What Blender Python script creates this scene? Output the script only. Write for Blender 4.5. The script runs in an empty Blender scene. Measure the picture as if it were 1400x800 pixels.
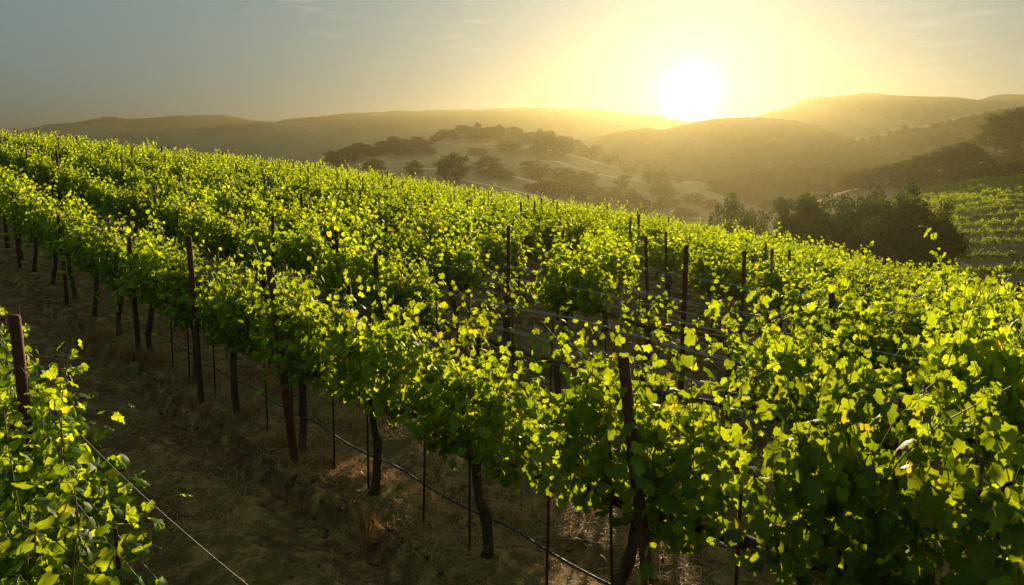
import bpy, math, random
import numpy as np
from mathutils import Vector, Matrix, Euler, noise

PI = math.pi
R_ = math.radians
C = bpy.context.scene.collection
scene = bpy.context.scene
rng = random.Random(7)

# ------------------------------------------------------------------ camera
CAM_H = 3.3
PITCH = math.atan(175 / 1098.8)
F = 1098.8
cam_d = bpy.data.cameras.new("camera")
cam_d.sensor_width = 36.0
cam_d.lens = 18.0 / math.tan(R_(32.5))
cam_d.clip_start = 0.05
cam_d.clip_end = 20000
cam = bpy.data.objects.new("camera", cam_d)
cam.location = (0, 0, CAM_H)
cam.rotation_euler = (PI / 2 - PITCH, 0, 0)
C.objects.link(cam)
scene.camera = cam

# ------------------------------------------------------------------ light, sky, exposure
SUN_AZ = R_(12.3)          # to the right of the view axis (+Y)
SUN_EL = R_(5.4)
sun_dir = Vector((math.sin(SUN_AZ) * math.cos(SUN_EL), math.cos(SUN_AZ) * math.cos(SUN_EL), math.sin(SUN_EL)))
sd = bpy.data.lights.new("sun", 'SUN')
sd.energy = 5.0
sd.angle = R_(0.55)
sd.color = (1.0, 0.80, 0.46)
sun = bpy.data.objects.new("sun", sd)
sun.rotation_euler = sun_dir.to_track_quat('Z', 'Y').to_euler()
C.objects.link(sun)

scene.view_settings.view_transform = 'Standard'
scene.view_settings.look = 'None'
scene.view_settings.gamma = 1
scene.view_settings.exposure = 2.05
scene.cycles.use_denoising = True
scene.cycles.max_bounces = 7
scene.cycles.diffuse_bounces = 3
scene.cycles.transmission_bounces = 5
scene.cycles.transparent_max_bounces = 6
scene.cycles.volume_bounces = 1
scene.cycles.caustics_reflective = False
scene.cycles.caustics_refractive = False
scene.cycles.sample_clamp_indirect = 4


def sky_world():
    w = bpy.data.worlds.new("World")
    scene.world = w
    w.use_nodes = True
    nt = w.node_tree
    nt.nodes.clear()
    N = nt.nodes.new
    L = nt.links.new
    out = N('ShaderNodeOutputWorld')
    bg = N('ShaderNodeBackground')
    bg.inputs['Strength'].default_value = 0.06
    sky = N('ShaderNodeTexSky')
    sky.sky_type = 'NISHITA'
    sky.sun_disc = False
    sky.sun_elevation = SUN_EL
    sky.sun_rotation = SUN_AZ
    sky.altitude = 200
    sky.air_density = 0.9
    sky.dust_density = 1.2
    sky.ozone_density = 1.5
    tc = N('ShaderNodeTexCoord')

    def math_(op, a, b=None, clamp=False):
        n = N('ShaderNodeMath'); n.operation = op; n.use_clamp = clamp
        for i, v in enumerate((a, b)):
            if v is None: continue
            if isinstance(v, (int, float)): n.inputs[i].default_value = v
            else: L(v, n.inputs[i])
        return n.outputs[0]

    def mix(fac, a, b, mode='MIX'):
        n = N('ShaderNodeMix'); n.data_type = 'RGBA'; n.blend_type = mode; n.clamp_result = False
        for s, v in (('Factor', fac), ('A', a), ('B', b)):
            sock = [i for i in n.inputs if i.name == s and (i.type == ('VALUE' if s == 'Factor' else 'RGBA'))][0]
            if isinstance(v, (int, float)): sock.default_value = v
            elif isinstance(v, tuple): sock.default_value = (*v, 1)
            else: L(v, sock)
        return [o for o in n.outputs if o.type == 'RGBA'][0]
    # the sky of the picture: slate grey-green high up, cream by the sun
    dot = N('ShaderNodeVectorMath'); dot.operation = 'DOT_PRODUCT'
    nrm = N('ShaderNodeVectorMath'); nrm.operation = 'NORMALIZE'
    L(tc.outputs['Generated'], nrm.inputs[0])
    L(nrm.outputs[0], dot.inputs[0])
    dot.inputs[1].default_value = GLOW_DIR
    ang = math_('ARCCOSINE', math_('MINIMUM', dot.outputs['Value'], 0.999999))   # angle from the sun
    tint = mix(1.0, sky.outputs[0], SKY_TINT, 'MULTIPLY')
    def lobe(width, power=1.0):
        x = math_('DIVIDE', ang, width)
        x = math_('POWER', x, 2.0 * power)
        return math_('EXPONENT', math_('MULTIPLY', x, -1.0))
    def addc(base, fac, col):
        sc_ = mix(1.0, col, base, 'ADD')
        return mix(fac, base, sc_)
    c = mix(1.0, tint, SKY_BASE, 'ADD')
    for wd, pw, col in SUN_LOBES:
        c = addc(c, lobe(wd, pw), col)
    # faint wisps of cloud high up
    sep = N('ShaderNodeSeparateXYZ'); L(nrm.outputs[0], sep.inputs[0])
    mp = N('ShaderNodeMapping'); mp.inputs['Scale'].default_value = (7.0, 7.0, 70.0)
    L(nrm.outputs[0], mp.inputs[0])
    nz = N('ShaderNodeTexNoise'); nz.inputs['Scale'].default_value = 2.0; nz.inputs['Detail'].default_value = 6
    nz.inputs['Roughness'].default_value = 0.6
    L(mp.outputs[0], nz.inputs['Vector'])
    wisp = math_('MULTIPLY', math_('SUBTRACT', nz.outputs['Fac'], 0.50, True), 3.0, True)
    for az, el, w1, amp in ((-13.8, 10.6, .045, 1.0), (-3.2, 9.4, .035, .8), (29, 6.0, .16, .5), (-10, 14, .10, .3)):
        d2 = N('ShaderNodeVectorMath'); d2.operation = 'DISTANCE'
        L(nrm.outputs[0], d2.inputs[0])
        d2.inputs[1].default_value = (math.sin(R_(az)) * math.cos(R_(el)), math.cos(R_(az)) * math.cos(R_(el)), math.sin(R_(el)))
        g_ = math_('EXPONENT', math_('MULTIPLY', math_('POWER', math_('DIVIDE', d2.outputs['Value'], w1), 2.0), -1.0))
        c = addc(c, math_('MULTIPLY', math_('MULTIPLY', wisp, g_), amp), (1.5, 1.4, 1.2))
    L(c, bg.inputs['Color'])
    L(bg.outputs[0], out.inputs[0])


_g = (math.sin(R_(12.2)) * math.cos(R_(4.45)), math.cos(R_(12.2)) * math.cos(R_(4.45)), math.sin(R_(4.45)))
GLOW_DIR = _g
SKY_TINT = (0.015, 0.022, 0.03)
SKY_BASE = (0.78, 1.22, 1.32)
SUN_LOBES = [(0.013, .6, (70, 58, 36)), (0.044, .6, (5.4, 4.3, 2.0)), (0.10, 1, (0.5, 0.6, 0.7)), (0.35, 1, (0.0, 0.28, 0.70))]
sky_world()


# ------------------------------------------------------------------ small helpers
def mesh_from(name, verts, faces, mats=(), smooth=False, mat_idx=None):
    me = bpy.data.meshes.new(name)
    v = np.asarray(verts, dtype=np.float32).reshape(-1, 3)
    if isinstance(faces, np.ndarray):
        n, k = faces.shape
        me.vertices.add(len(v)); me.vertices.foreach_set('co', v.ravel())
        me.loops.add(n * k); me.loops.foreach_set('vertex_index', faces.astype(np.int32).ravel())
        me.polygons.add(n)
        me.polygons.foreach_set('loop_start', np.arange(0, n * k, k, dtype=np.int32))
        me.polygons.foreach_set('loop_total', np.full(n, k, dtype=np.int32))
        me.update(calc_edges=True)
    else:
        me.from_pydata(v.tolist(), [], faces)
        me.update()
    for m in mats: me.materials.append(m)
    if smooth:
        me.polygons.foreach_set('use_smooth', np.ones(len(me.polygons), dtype=bool))
    if mat_idx is not None:
        me.polygons.foreach_set('material_index', np.asarray(mat_idx, dtype=np.int32))
    return me


def obj(name, me, parent=None, loc=None, rot=None, scale=None):
    o = bpy.data.objects.new(name, me)
    C.objects.link(o)
    if parent is not None: o.parent = parent
    if loc is not None: o.location = loc
    if rot is not None: o.rotation_euler = rot
    if scale is not None: o.scale = scale if hasattr(scale, '__len__') else (scale,) * 3
    return o


def tag(o, label=None, cat=None, group=None, kind=None):
    if label: o['label'] = label
    if cat: o['category'] = cat
    if group: o['group'] = group
    if kind: o['kind'] = kind
    return o


class MB:
    """collects tubes and polygons into one mesh"""
    def __init__(s): s.v = []; s.f = []
    def tube(s, pts, rad, n=6, cap=True, jit=0.0, seed=0):
        r_ = random.Random(seed)
        pts = [Vector(p) for p in pts]
        if not hasattr(rad, '__len__'): rad = [rad] * len(pts)
        b = len(s.v)
        ref = Vector((0.31, 0.95, 0.05)).normalized()
        for i, p in enumerate(pts):
            t = (pts[min(i + 1, len(pts) - 1)] - pts[max(i - 1, 0)]).normalized()
            a = t.cross(ref)
            if a.length < 0.1: a = t.cross(Vector((1, 0, 0)))
            a.normalize(); c = t.cross(a)
            for k in range(n):
                an = 2 * PI * k / n
                rr = rad[i] * (1 + jit * r_.uniform(-1, 1))
                s.v.append(p + (a * math.cos(an) + c * math.sin(an)) * rr)
        for i in range(len(pts) - 1):
            for k in range(n):
                k2 = (k + 1) % n
                s.f.append((b + i * n + k, b + i * n + k2, b + (i + 1) * n + k2, b + (i + 1) * n + k))
        if cap:
            s.f.append(tuple(b + k for k in range(n))[::-1])
            e = b + (len(pts) - 1) * n
            s.f.append(tuple(e + k for k in range(n)))
    def mesh(s, name, mat, smooth=True):
        return mesh_from(name, [tuple(p) for p in s.v], s.f, [mat], smooth)


def pix_dir(px, py):
    u = (px - 700) / F; v = (400 - py) / F
    return np.array([u, math.cos(PITCH) + v * math.sin(PITCH), -math.sin(PITCH) + v * math.cos(PITCH)])


def pix_ang(px, py):
    """azimuth and slope (rise over run) of a pixel's ray"""
    d = pix_dir(px, py)
    return math.atan2(d[0], d[1]), d[2] / math.hypot(d[0], d[1])


def project(x, y, z):
    z = z - CAM_H
    dep = y * math.cos(PITCH) - z * math.sin(PITCH)
    up = y * math.sin(PITCH) + z * math.cos(PITCH)
    return 700 + F * x / dep, 400 - F * up / dep, dep


def smoothstep(a, b, x):
    t = np.clip((x - a) / (b - a), 0, 1)
    return t * t * (3 - 2 * t)


# cheap vectorised value noise
_rs = np.random.RandomState(3)
_P = _rs.rand(256, 256)


def vnoise(x, y):
    xi = np.floor(x).astype(int); yi = np.floor(y).astype(int)
    xf = x - xi; yf = y - yi
    xf = xf * xf * (3 - 2 * xf); yf = yf * yf * (3 - 2 * yf)
    a = _P[xi % 256, yi % 256]; b = _P[(xi + 1) % 256, yi % 256]
    c = _P[xi % 256, (yi + 1) % 256]; d = _P[(xi + 1) % 256, (yi + 1) % 256]
    return (a * (1 - xf) + b * xf) * (1 - yf) + (c * (1 - xf) + d * xf) * yf


def fbm(x, y, o=4, rough=0.5):
    s = 0; a = 1; t = 0
    for i in range(o):
        s = s + a * (vnoise(x * 2 ** i + 17.3 * i, y * 2 ** i + 5.1 * i) - 0.5); t += a; a *= rough
    return s / t * 2


# ------------------------------------------------------------------ materials
def new_mat(name):
    m = bpy.data.materials.new(name); m.use_nodes = True
    nt = m.node_tree; nt.nodes.clear()
    out = nt.nodes.new('ShaderNodeOutputMaterial')
    return m, nt, out


def ramp(nt, fac, stops):
    r = nt.nodes.new('ShaderNodeValToRGB')
    el = r.color_ramp.elements
    while len(el) < len(stops): el.new(0.5)
    for e, (p, c) in zip(el, stops):
        e.position = p; e.color = (*c, 1)
    nt.links.new(fac, r.inputs[0])
    return r.outputs[0]


def noise_node(nt, scale, detail=5, rough=0.55, coord='Object', stretch=None):
    tc = nt.nodes.new('ShaderNodeTexCoord')
    n = nt.nodes.new('ShaderNodeTexNoise')
    n.inputs['Scale'].default_value = scale; n.inputs['Detail'].default_value = detail
    n.inputs['Roughness'].default_value = rough
    src = tc.outputs[coord]
    if stretch:
        mp = nt.nodes.new('ShaderNodeMapping'); mp.inputs['Scale'].default_value = stretch
        nt.links.new(src, mp.inputs[0]); src = mp.outputs[0]
    nt.links.new(src, n.inputs['Vector'])
    return n.outputs['Fac']


def leaf_mat(name, dark, light, young, trans=0.5, tcol=None, rough=0.55, spec=0.16, tstr=1.0):
    m, nt, out = new_mat(name)
    N = nt.nodes.new; L = nt.links.new
    geo = N('ShaderNodeNewGeometry')
    col = ramp(nt, geo.outputs['Random Per Island'], [(0.0, dark), (0.55, light), (0.93, light), (1.0, young)])
    oi = N('ShaderNodeObjectInfo')
    hsv = N('ShaderNodeHueSaturation')
    mr = N('ShaderNodeMapRange'); mr.inputs['To Min'].default_value = 0.72; mr.inputs['To Max'].default_value = 1.2
    L(oi.outputs['Random'], mr.inputs[0])
    tn = noise_node(nt, 28, 4, .6)
    tv = N('ShaderNodeMapRange'); tv.inputs[1].default_value = .3; tv.inputs[2].default_value = .7
    tv.inputs[3].default_value = .78; tv.inputs[4].default_value = 1.18; L(tn, tv.inputs[0])
    mv = N('ShaderNodeMath'); mv.operation = 'MULTIPLY'; L(mr.outputs[0], mv.inputs[0]); L(tv.outputs[0], mv.inputs[1])
    L(mv.outputs[0], hsv.inputs['Value']); L(col, hsv.inputs['Color'])
    pr = N('ShaderNodeBsdfPrincipled')
    pr.inputs['Roughness'].default_value = rough
    pr.inputs['Specular IOR Level'].default_value = spec
    L(hsv.outputs[0], pr.inputs['Base Color'])
    tr = N('ShaderNodeBsdfTranslucent')
    mx2 = N('ShaderNodeMix'); mx2.data_type = 'RGBA'; mx2.blend_type = 'MULTIPLY'
    mx2.inputs[0].default_value = 1
    L(hsv.outputs[0], mx2.inputs[6]); mx2.inputs[7].default_value = (*(tcol or (1, 1, 1)), 1)
    mx2.clamp_result = False
    L(mx2.outputs[2], tr.inputs['Color'])
    ms = N('ShaderNodeMixShader'); ms.inputs[0].default_value = trans
    L(pr.outputs[0], ms.inputs[1]); L(tr.outputs[0], ms.inputs[2])
    L(ms.outputs[0], out.inputs['Surface'])
    return m


def solid_mat(name, c1, c2, scale=8, rough=0.85, bump=0.3, stretch=None, spec=0.2, metal=0.0, bscale=None):
    m, nt, out = new_mat(name)
    N = nt.nodes.new; L = nt.links.new
    f = noise_node(nt, scale, 6, 0.6, 'Object', stretch)
    col = ramp(nt, f, [(0.3, c1), (0.7, c2)])
    pr = N('ShaderNodeBsdfPrincipled')
    pr.inputs['Roughness'].default_value = rough
    pr.inputs['Specular IOR Level'].default_value = spec
    pr.inputs['Metallic'].default_value = metal
    L(col, pr.inputs['Base Color'])
    if bump:
        b = N('ShaderNodeBump'); b.inputs['Strength'].default_value = bump
        b.inputs['Distance'].default_value = 0.02
        f2 = noise_node(nt, bscale or scale * 3, 5, 0.6, 'Object', stretch)
        L(f2, b.inputs['Height']); L(b.outputs[0], pr.inputs['Normal'])
    L(pr.outputs[0], out.inputs['Surface'])
    return m


M = {}
M['vine_leaf'] = leaf_mat('vine_leaf', (0.040, 0.098, 0.010), (0.105, 0.20, 0.018), (0.19, 0.23, 0.026), 0.56, (4.9, 3.05, 0.55))
M['bark'] = solid_mat('vine_bark', (0.035, 0.020, 0.011), (0.15, 0.088, 0.048), 14, 0.95, 0.9, (1, 1, 0.25))
M['cane'] = solid_mat('green_cane', (0.10, 0.10, 0.03), (0.20, 0.12, 0.05), 20, 0.6, 0.0)
M['post'] = solid_mat('weathered_post', (0.05, 0.017, 0.009), (0.17, 0.058, 0.028), 10, 0.85, 0.6, (1, 1, 0.12))
M['stake'] = solid_mat('rusty_stake', (0.05, 0.02, 0.012), (0.13, 0.05, 0.03), 30, 0.7, 0.2)
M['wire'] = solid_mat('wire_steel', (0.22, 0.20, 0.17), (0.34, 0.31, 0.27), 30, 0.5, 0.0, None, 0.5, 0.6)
M['wire_glint'] = solid_mat('glinting_wire', (0.45, 0.42, 0.36), (0.62, 0.58, 0.50), 30, 0.4, 0.0, None, 0.5, 0.8)  # same steel, paler for the rows behind: sun glint put into the colour
M['dead_leaf'] = leaf_mat('fallen_leaf', (0.14, 0.06, 0.02), (0.32, 0.16, 0.05), (0.42, 0.28, 0.08), 0.25, (1.2, 1, .8))
M['hose'] = solid_mat('black_hose', (0.012, 0.012, 0.012), (0.03, 0.028, 0.026), 12, 0.5, 0.0, None, 0.4)
M['straw'] = leaf_mat('dry_straw', (0.20, 0.10, 0.035), (0.50, 0.28, 0.09), (0.60, 0.40, 0.17), 0.3, (1.2, 1.0, 0.7))
M['oak_leaf'] = leaf_mat('oak_foliage', (0.024, 0.045, 0.009), (0.050, 0.088, 0.016), (0.070, 0.105, 0.022), 0.3, (1.7, 1.4, 0.6), .7, .04)
M['oak_bark'] = solid_mat('oak_bark', (0.04, 0.03, 0.022), (0.10, 0.08, 0.06), 4, 0.95, 0.5)


# ------------------------------------------------------------------ the hill the vines stand on
CREST = [(-300, 160), (-120, 165), (0, 178), (200, 200), (420, 225), (540, 240), (700, 268), (850, 290), (1000, 320), (1100, 340),
         (1230, 370), (1400, 412), (1600, 450)]
_cr = np.array([pix_ang(*p) for p in CREST])
_Rt = np.array([(-60, 60), (-32, 58), (-15, 62), (0, 63), (15, 58), (25, 51), (33, 46), (60, 42)], float)
CANOPY = 1.95
VALLEY = -24.0


def crest_slope(th):
    # smoothed by averaging neighbouring bearings
    return sum(np.interp(th + k, _cr[:, 0], _cr[:, 1]) for k in (-0.05, -0.025, 0, 0.025, 0.05)) / 5


def ground_z(x, y):
    x = np.asarray(x, float); y = np.asarray(y, float)
    r = np.hypot(x, y); th = np.arctan2(x, y)
    w = 1 - smoothstep(R_(48), R_(95), np.abs(th))
    s = crest_slope(th); R = np.interp(np.degrees(th), _Rt[:, 0], _Rt[:, 1])
    zR = CAM_H + s * R - CANOPY
    t = np.clip(r / R, 0, 1)
    h01 = t * t * (3 - 2 * t); h11 = t * t * t - t * t
    z_in = zR * h01 + R * s * h11
    # the left half of the frame sits on the rising part: keep the near ground level
    e = np.maximum(r - R, 0)
    z_out = zR + s * e - 0.0022 * e * e / (1 + 0.0035 * e)
    z = np.where(r < R, z_in, z_out)
    z = z * w
    # never deeper than the valley floor
    fl = VALLEY + 0.0 * r
    k = 4.0
    d = (z - fl) / k
    z = fl + k * np.where(d > 20, d, np.log1p(np.exp(np.minimum(d, 20))))
    return z


# rows
D = np.array([-math.sin(R_(41.5)), math.cos(R_(41.5))])
Nn = np.array([math.cos(R_(41.5)), math.sin(R_(41.5))])
ROW_A = math.atan2(D[1], D[0])
ROW0, ROWS = 1.12, 2.73


def row_q(k): return (1.0 if k == 0 else 1.2 + ROWS * k)


def row_pt(k, t):
    q = row_q(k)
    x, y = D * t + Nn * q
    return float(x), float(y)


def relief(x, y):
    """tractor ruts, the clod ridge beside the track, crumbly soil"""
    q = x * Nn[0] + y * Nn[1]; t = x * D[0] + y * D[1]
    r = np.hypot(x, y)
    f = 1 - smoothstep(30, 60, r)
    u = (q - 1.2) / ROWS
    fr = (u - np.floor(u)) * ROWS            # distance from the row on the near side, 0..2.73
    n = fbm(x * 0.9, y * 0.9, 3)
    def g(c, w, off=0.0): return np.exp(-((fr - c - off) / w) ** 2)
    wob = 0.07 * fbm(t * 0.35, u * 0 + np.floor(u) * 7.7, 2)
    z = 0.07 * (g(0, 0.35) + g(ROWS, 0.35))                      # berm under the vines
    z += -0.06 * g(0.75, 0.17, wob) - 0.06 * g(1.93, 0.17, wob)      # wheel tracks
    ridge = g(2.26, 0.11, wob)
    z += ridge * (0.085 + 0.15 * fbm(x * 7, y * 7, 3))             # clods turned up beside the track
    z += -0.09 * g(2.11, 0.06, wob)
    z += 0.05 * n + 0.028 * fbm(x * 5, y * 5, 3) + 0.016 * fbm(x * 18, y * 18, 2) * (1 - smoothstep(10, 18, r))
    return z * f


def surf_z(x, y):
    return float(ground_z(x, y) + relief(np.asarray(float(x)), np.asarray(float(y))))


def ground_mat():
    m, nt, out = new_mat('vineyard_soil')
    N = nt.nodes.new; L = nt.links.new
    f1 = noise_node(nt, 1.1, 6, 0.6)
    f2 = noise_node(nt, 9, 7, 0.65)
    f3 = noise_node(nt, 60, 3, 0.6)
    soil = ramp(nt, f2, [(0.25, (0.055, 0.024, 0.009)), (0.5, (0.15, 0.07, 0.024)), (0.75, (0.36, 0.19, 0.065))])
    straw = ramp(nt, f3, [(0.3, (0.20, 0.105, 0.032)), (0.7, (0.52, 0.30, 0.10))])
    grass = ramp(nt, f3, [(0.3, (0.10, 0.075, 0.018)), (0.7, (0.23, 0.165, 0.042))])
    def mixc(f, a, b):
        n = N('ShaderNodeMix'); n.data_type = 'RGBA'
        L(f, n.inputs[0]); L(a, n.inputs[6]); L(b, n.inputs[7]); return n.outputs[2]
    def step(f, a, b):
        mr = N('ShaderNodeMapRange'); mr.inputs[1].default_value = a; mr.inputs[2].default_value = b
        L(f, mr.inputs[0]); return mr.outputs[0]
    c = mixc(step(f1, 0.42, 0.62), soil, grass)
    c = mixc(step(noise_node(nt, 3.3, 5, 0.7), 0.50, 0.62), c, straw)
    # golden pasture beyond the vines
    gn = N('ShaderNodeNewGeometry')
    ln = N('ShaderNodeVectorMath'); ln.operation = 'LENGTH'; L(gn.outputs['Position'], ln.inputs[0])
    c = mixc(step(ln.outputs['Value'], 88, 100), c, ramp(nt, noise_node(nt, 0.08, 6), [(0.3, (0.30, 0.20, 0.09)), (0.7, (0.46, 0.32, 0.15))]))
    pr = N('ShaderNodeBsdfPrincipled'); pr.inputs['Roughness'].default_value = 0.95
    pr.inputs['Specular IOR Level'].default_value = 0.1
    L(c, pr.inputs['Base Color'])
    b = N('ShaderNodeBump'); b.inputs['Strength'].default_value = 0.9; b.inputs['Distance'].default_value = 0.03
    L(f3, b.inputs['Height']); L(b.outputs[0], pr.inputs['Normal'])
    L(pr.outputs[0], out.inputs[0])
    return m


def polar_mesh(name, th, rr, zf, mat, closed=False, under=None):
    TH, RR = np.meshgrid(th, rr, indexing='xy')
    x = RR * np.sin(TH); y = RR * np.cos(TH)
    z = zf(x, y, TH, RR)
    nr, nt_ = TH.shape
    v = np.stack([x, y, z], -1).reshape(-1, 3)
    i = np.arange(nr - 1)[:, None]; j = np.arange(nt_ if closed else nt_ - 1)[None, :]
    j2 = (j + 1) % nt_
    f = np.stack([i * nt_ + j, (i + 1) * nt_ + j, (i + 1) * nt_ + j2, i * nt_ + j2], -1).reshape(-1, 4)[:, ::-1]
    me = mesh_from(name, v, np.ascontiguousarray(f), [mat], True)
    return me


def build_ground():
    th = np.concatenate([np.radians(np.linspace(-180, -52, 44, endpoint=False)),
                         np.radians(np.linspace(-52, 46, 560, endpoint=False)),
                         np.radians(np.linspace(46, 180, 46, endpoint=False))])
    r = [0.02, 0.6, 1.2]
    while r[-1] < 4300:
        x = r[-1]
        r.append(x + max(0.035, x * (0.0085 if x < 100 else 0.045)))
    r = np.array(r)
    me = polar_mesh('ground', th, r, lambda x, y, T, Rr: ground_z(x, y) + relief(x, y), ground_mat(), closed=True)
    o = obj('ground', me); tag(o, kind='structure', label='dark crumbly vineyard soil with ruts and dry straw')


build_ground()

# ------------------------------------------------------------------ hills and mountains
def dry_hill_mat(name, a, b, brush, brush_amt=0.5, scale=0.02):
    m, nt, out = new_mat(name)
    N = nt.nodes.new; L = nt.links.new
    f = noise_node(nt, scale * 4, 7, 0.65)
    g = noise_node(nt, scale, 7, 0.65)
    c = ramp(nt, f, [(0.3, a), (0.7, b)])
    br = N('ShaderNodeMapRange'); br.inputs[1].default_value = 1 - brush_amt; br.inputs[2].default_value = 1 - brush_amt + 0.06
    L(g, br.inputs[0])
    mx = N('ShaderNodeMix'); mx.data_type = 'RGBA'
    L(br.outputs[0], mx.inputs[0]); L(c, mx.inputs[6]); mx.inputs[7].default_value = (*brush, 1)
    pr = N('ShaderNodeBsdfPrincipled'); pr.inputs['Roughness'].default_value = 0.95
    pr.inputs['Specular IOR Level'].default_value = 0.05
    L(mx.outputs[2], pr.inputs['Base Color'])
    L(pr.outputs[0], out.inputs[0])
    return m


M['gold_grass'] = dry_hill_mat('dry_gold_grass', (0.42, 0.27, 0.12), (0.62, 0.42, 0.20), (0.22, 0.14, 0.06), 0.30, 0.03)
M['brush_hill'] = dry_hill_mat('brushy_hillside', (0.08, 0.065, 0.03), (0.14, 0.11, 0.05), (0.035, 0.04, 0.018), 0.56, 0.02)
M['far_hill'] = dry_hill_mat('hazed_wooded_mountain', (0.30, 0.24, 0.13), (0.45, 0.37, 0.22), (0.20, 0.19, 0.11), 0.5, 0.004)  # woods and dry slopes, lightened so the colour carries some haze brightness


SCL = 1.0


class Layer:
    """one ridge: a crest read along bearings, at a distance, falling away on both sides"""
    def __init__(s, pts, dist, front, back, base=VALLEY, rough=0.0, rscale=0.02, shape=1.5):
        a = np.array([pix_ang(px, py) for px, py in pts])
        s.th = a[:, 0]; s.sl = a[:, 1]
        s.dist = dist * SCL; s.front = front * SCL; s.back = back * SCL; s.base = base; s.rough = rough; s.rs = rscale; s.shape = shape
    def D(s, th):
        return s.dist + 0 * th
    def z(s, x, y, th, r):
        sl = sum(np.interp(th + k, s.th, s.sl) for k in (-0.006, 0, 0.006)) / 3
        Dd = s.D(th)
        zc = CAM_H + sl * Dd
        u = (r - Dd)
        w = np.where(u < 0, s.front, s.back)
        prof = np.exp(-np.abs(u / w) ** s.shape)
        z = s.base + (zc - s.base) * prof
        if s.rough:
            z = z + s.rough * fbm(x * s.rs, y * s.rs, 6, 0.66) * (0.20 + 0.80 * np.minimum(1, np.abs(u) / w)) * np.minimum(1, prof * 3)
        # ends of the ridge sink into the valley
        return z


class Hill:
    def __init__(s, name, layers, th0, th1, r0, r1, nth, nr, mat, k=3.0, label=None):
        s.layers = layers; s.k = k
        r0 *= SCL; r1 *= SCL
        th = np.radians(np.linspace(th0, th1, nth)); rr = np.geomspace(r0, r1, nr)
        me = polar_mesh(name, th, rr, lambda x, y, T, Rr: s.zf(x, y, T, Rr), mat)
        s.o = obj(name, me); tag(s.o, label, kind='structure')
        s.r0, s.r1 = r0, r1
    def zf(s, x, y, th, r):
        z = None
        for l in s.layers:
            a = l.z(x, y, th, r)
            z = a if z is None else (np.maximum(z, a) + s.k * np.log1p(np.exp(-np.abs(z - a) / s.k)) - s.k * 0.0)
        return z
    def at(s, x, y):
        th = math.atan2(x, y); r = math.hypot(x, y)
        return float(s.zf(np.array(x, float), np.array(y, float), np.array(th), np.array(r)))
    def hit(s, px, py, r0=None, r1=None):
        d = pix_dir(px, py); d = d / math.hypot(d[0], d[1])
        rs = np.linspace(r0 or s.r0, r1 or s.r1, 900)
        x = d[0] * rs; y = d[1] * rs; z = CAM_H + d[2] * rs
        g = s.zf(x, y, np.full_like(rs, math.atan2(d[0], d[1])), rs)
        i = np.argmax(g >= z)
        if g[i] < z[i]: return None
        return float(x[i]), float(y[i]), float(g[i]), float(rs[i])


# golden oak-dotted hill behind the vineyard
oak_hill = Hill('golden_hill', [
    Layer([(300, 330), (430, 262), (520, 246), (600, 240), (680, 254), (760, 274), (850, 298), (1000, 332), (1200, 350)], 240, 42, 18, -24, 1.2, 0.03),
    Layer([(330, 330), (430, 250), (480, 238), (560, 230), (640, 232), (700, 240), (740, 250), (800, 266), (860, 282), (1000, 310)], 300, 36, 16, -24, 1.2, 0.03),
    Layer([(250, 330), (380, 265), (440, 228), (480, 224), (560, 219), (640, 213), (700, 216), (765, 221), (815, 238), (850, 243), (880, 247), (920, 248), (960, 258), (1000, 271), (1060, 292)], 375, 40, 16, -24, 1.6, 0.03),
    Layer([(350, 300), (430, 235), (480, 210), (520, 196), (575, 199), (630, 194), (690, 197), (740, 203), (790, 214), (850, 232), (905, 243), (950, 248), (1000, 252), (1050, 262), (1150, 300)], 465, 50, 20, -24, 2, 0.03),
    Layer([(450, 300), (560, 210), (600, 188), (650, 172), (695, 178), (745, 182), (800, 197), (850, 214), (905, 236), (960, 262), (1050, 290)], 590, 70, 90, -24, 2.5, 0.03),
], -26, 22, 130, 800, 460, 420, M['gold_grass'], 1.0, 'golden dry grass hill dotted with dark oaks')

right_slope = Hill('pasture_hill', [
    Layer([(900, 330), (1000, 306), (1040, 296), (1090, 284), (1150, 262), (1215, 248), (1260, 245), (1340, 232), (1400, 222), (1600, 190)], 255, 55, 30, -24, 1.5, 0.03),
    Layer([(1180, 300), (1240, 262), (1300, 232), (1345, 212), (1375, 204), (1400, 200), (1500, 180), (1700, 150)], 320, 40, 60, -24, 1.5, 0.03),
], 8, 50, 150, 460, 300, 150, M['gold_grass'], 1.0, 'pale grass slope catching the low sun')

wooded_knoll = Hill('wooded_knoll', [
    Layer([(900, 300), (960, 262), (1010, 250), (1045, 240), (1080, 234), (1130, 236), (1170, 248), (1210, 262), (1300, 290)], 470, 90, 60, -24, 2.5, 0.03),
], 4, 36, 330, 640, 220, 90, M['brush_hill'], 1.0, 'hazy wooded knoll in the valley')

SCL = 0.9
centre_ridge = Hill('sunlit_ridge', [
    Layer([(560, 300), (700, 230), (760, 205), (800, 191), (850, 180), (880, 176), (905, 178), (930, 172), (960, 165), (1000, 161), (1040, 160), (1065, 161), (1095, 165), (1130, 177), (1165, 188), (1210, 205), (1300, 240), (1400, 290)], 1000, 260, 200, -24, 18, 0.012),
], -14, 34, 560, 1400, 300, 110, M['brush_hill'], 2.0, 'broad ridge glowing under the sun')

SCL = 0.88
right_ridge = Hill('brushy_ridge', [
    Layer([(940, 300), (1000, 252), (1060, 228), (1100, 212), (1140, 200), (1165, 193), (1200, 187), (1240, 178), (1275, 172), (1300, 165), (1345, 155), (1400, 147), (1500, 130), (1700, 110)], 690, 170, 140, -24, 12, 0.016),
], 6, 50, 400, 980, 320, 120, M['brush_hill'], 2.0, 'hazy brush covered ridge on the right')

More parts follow.
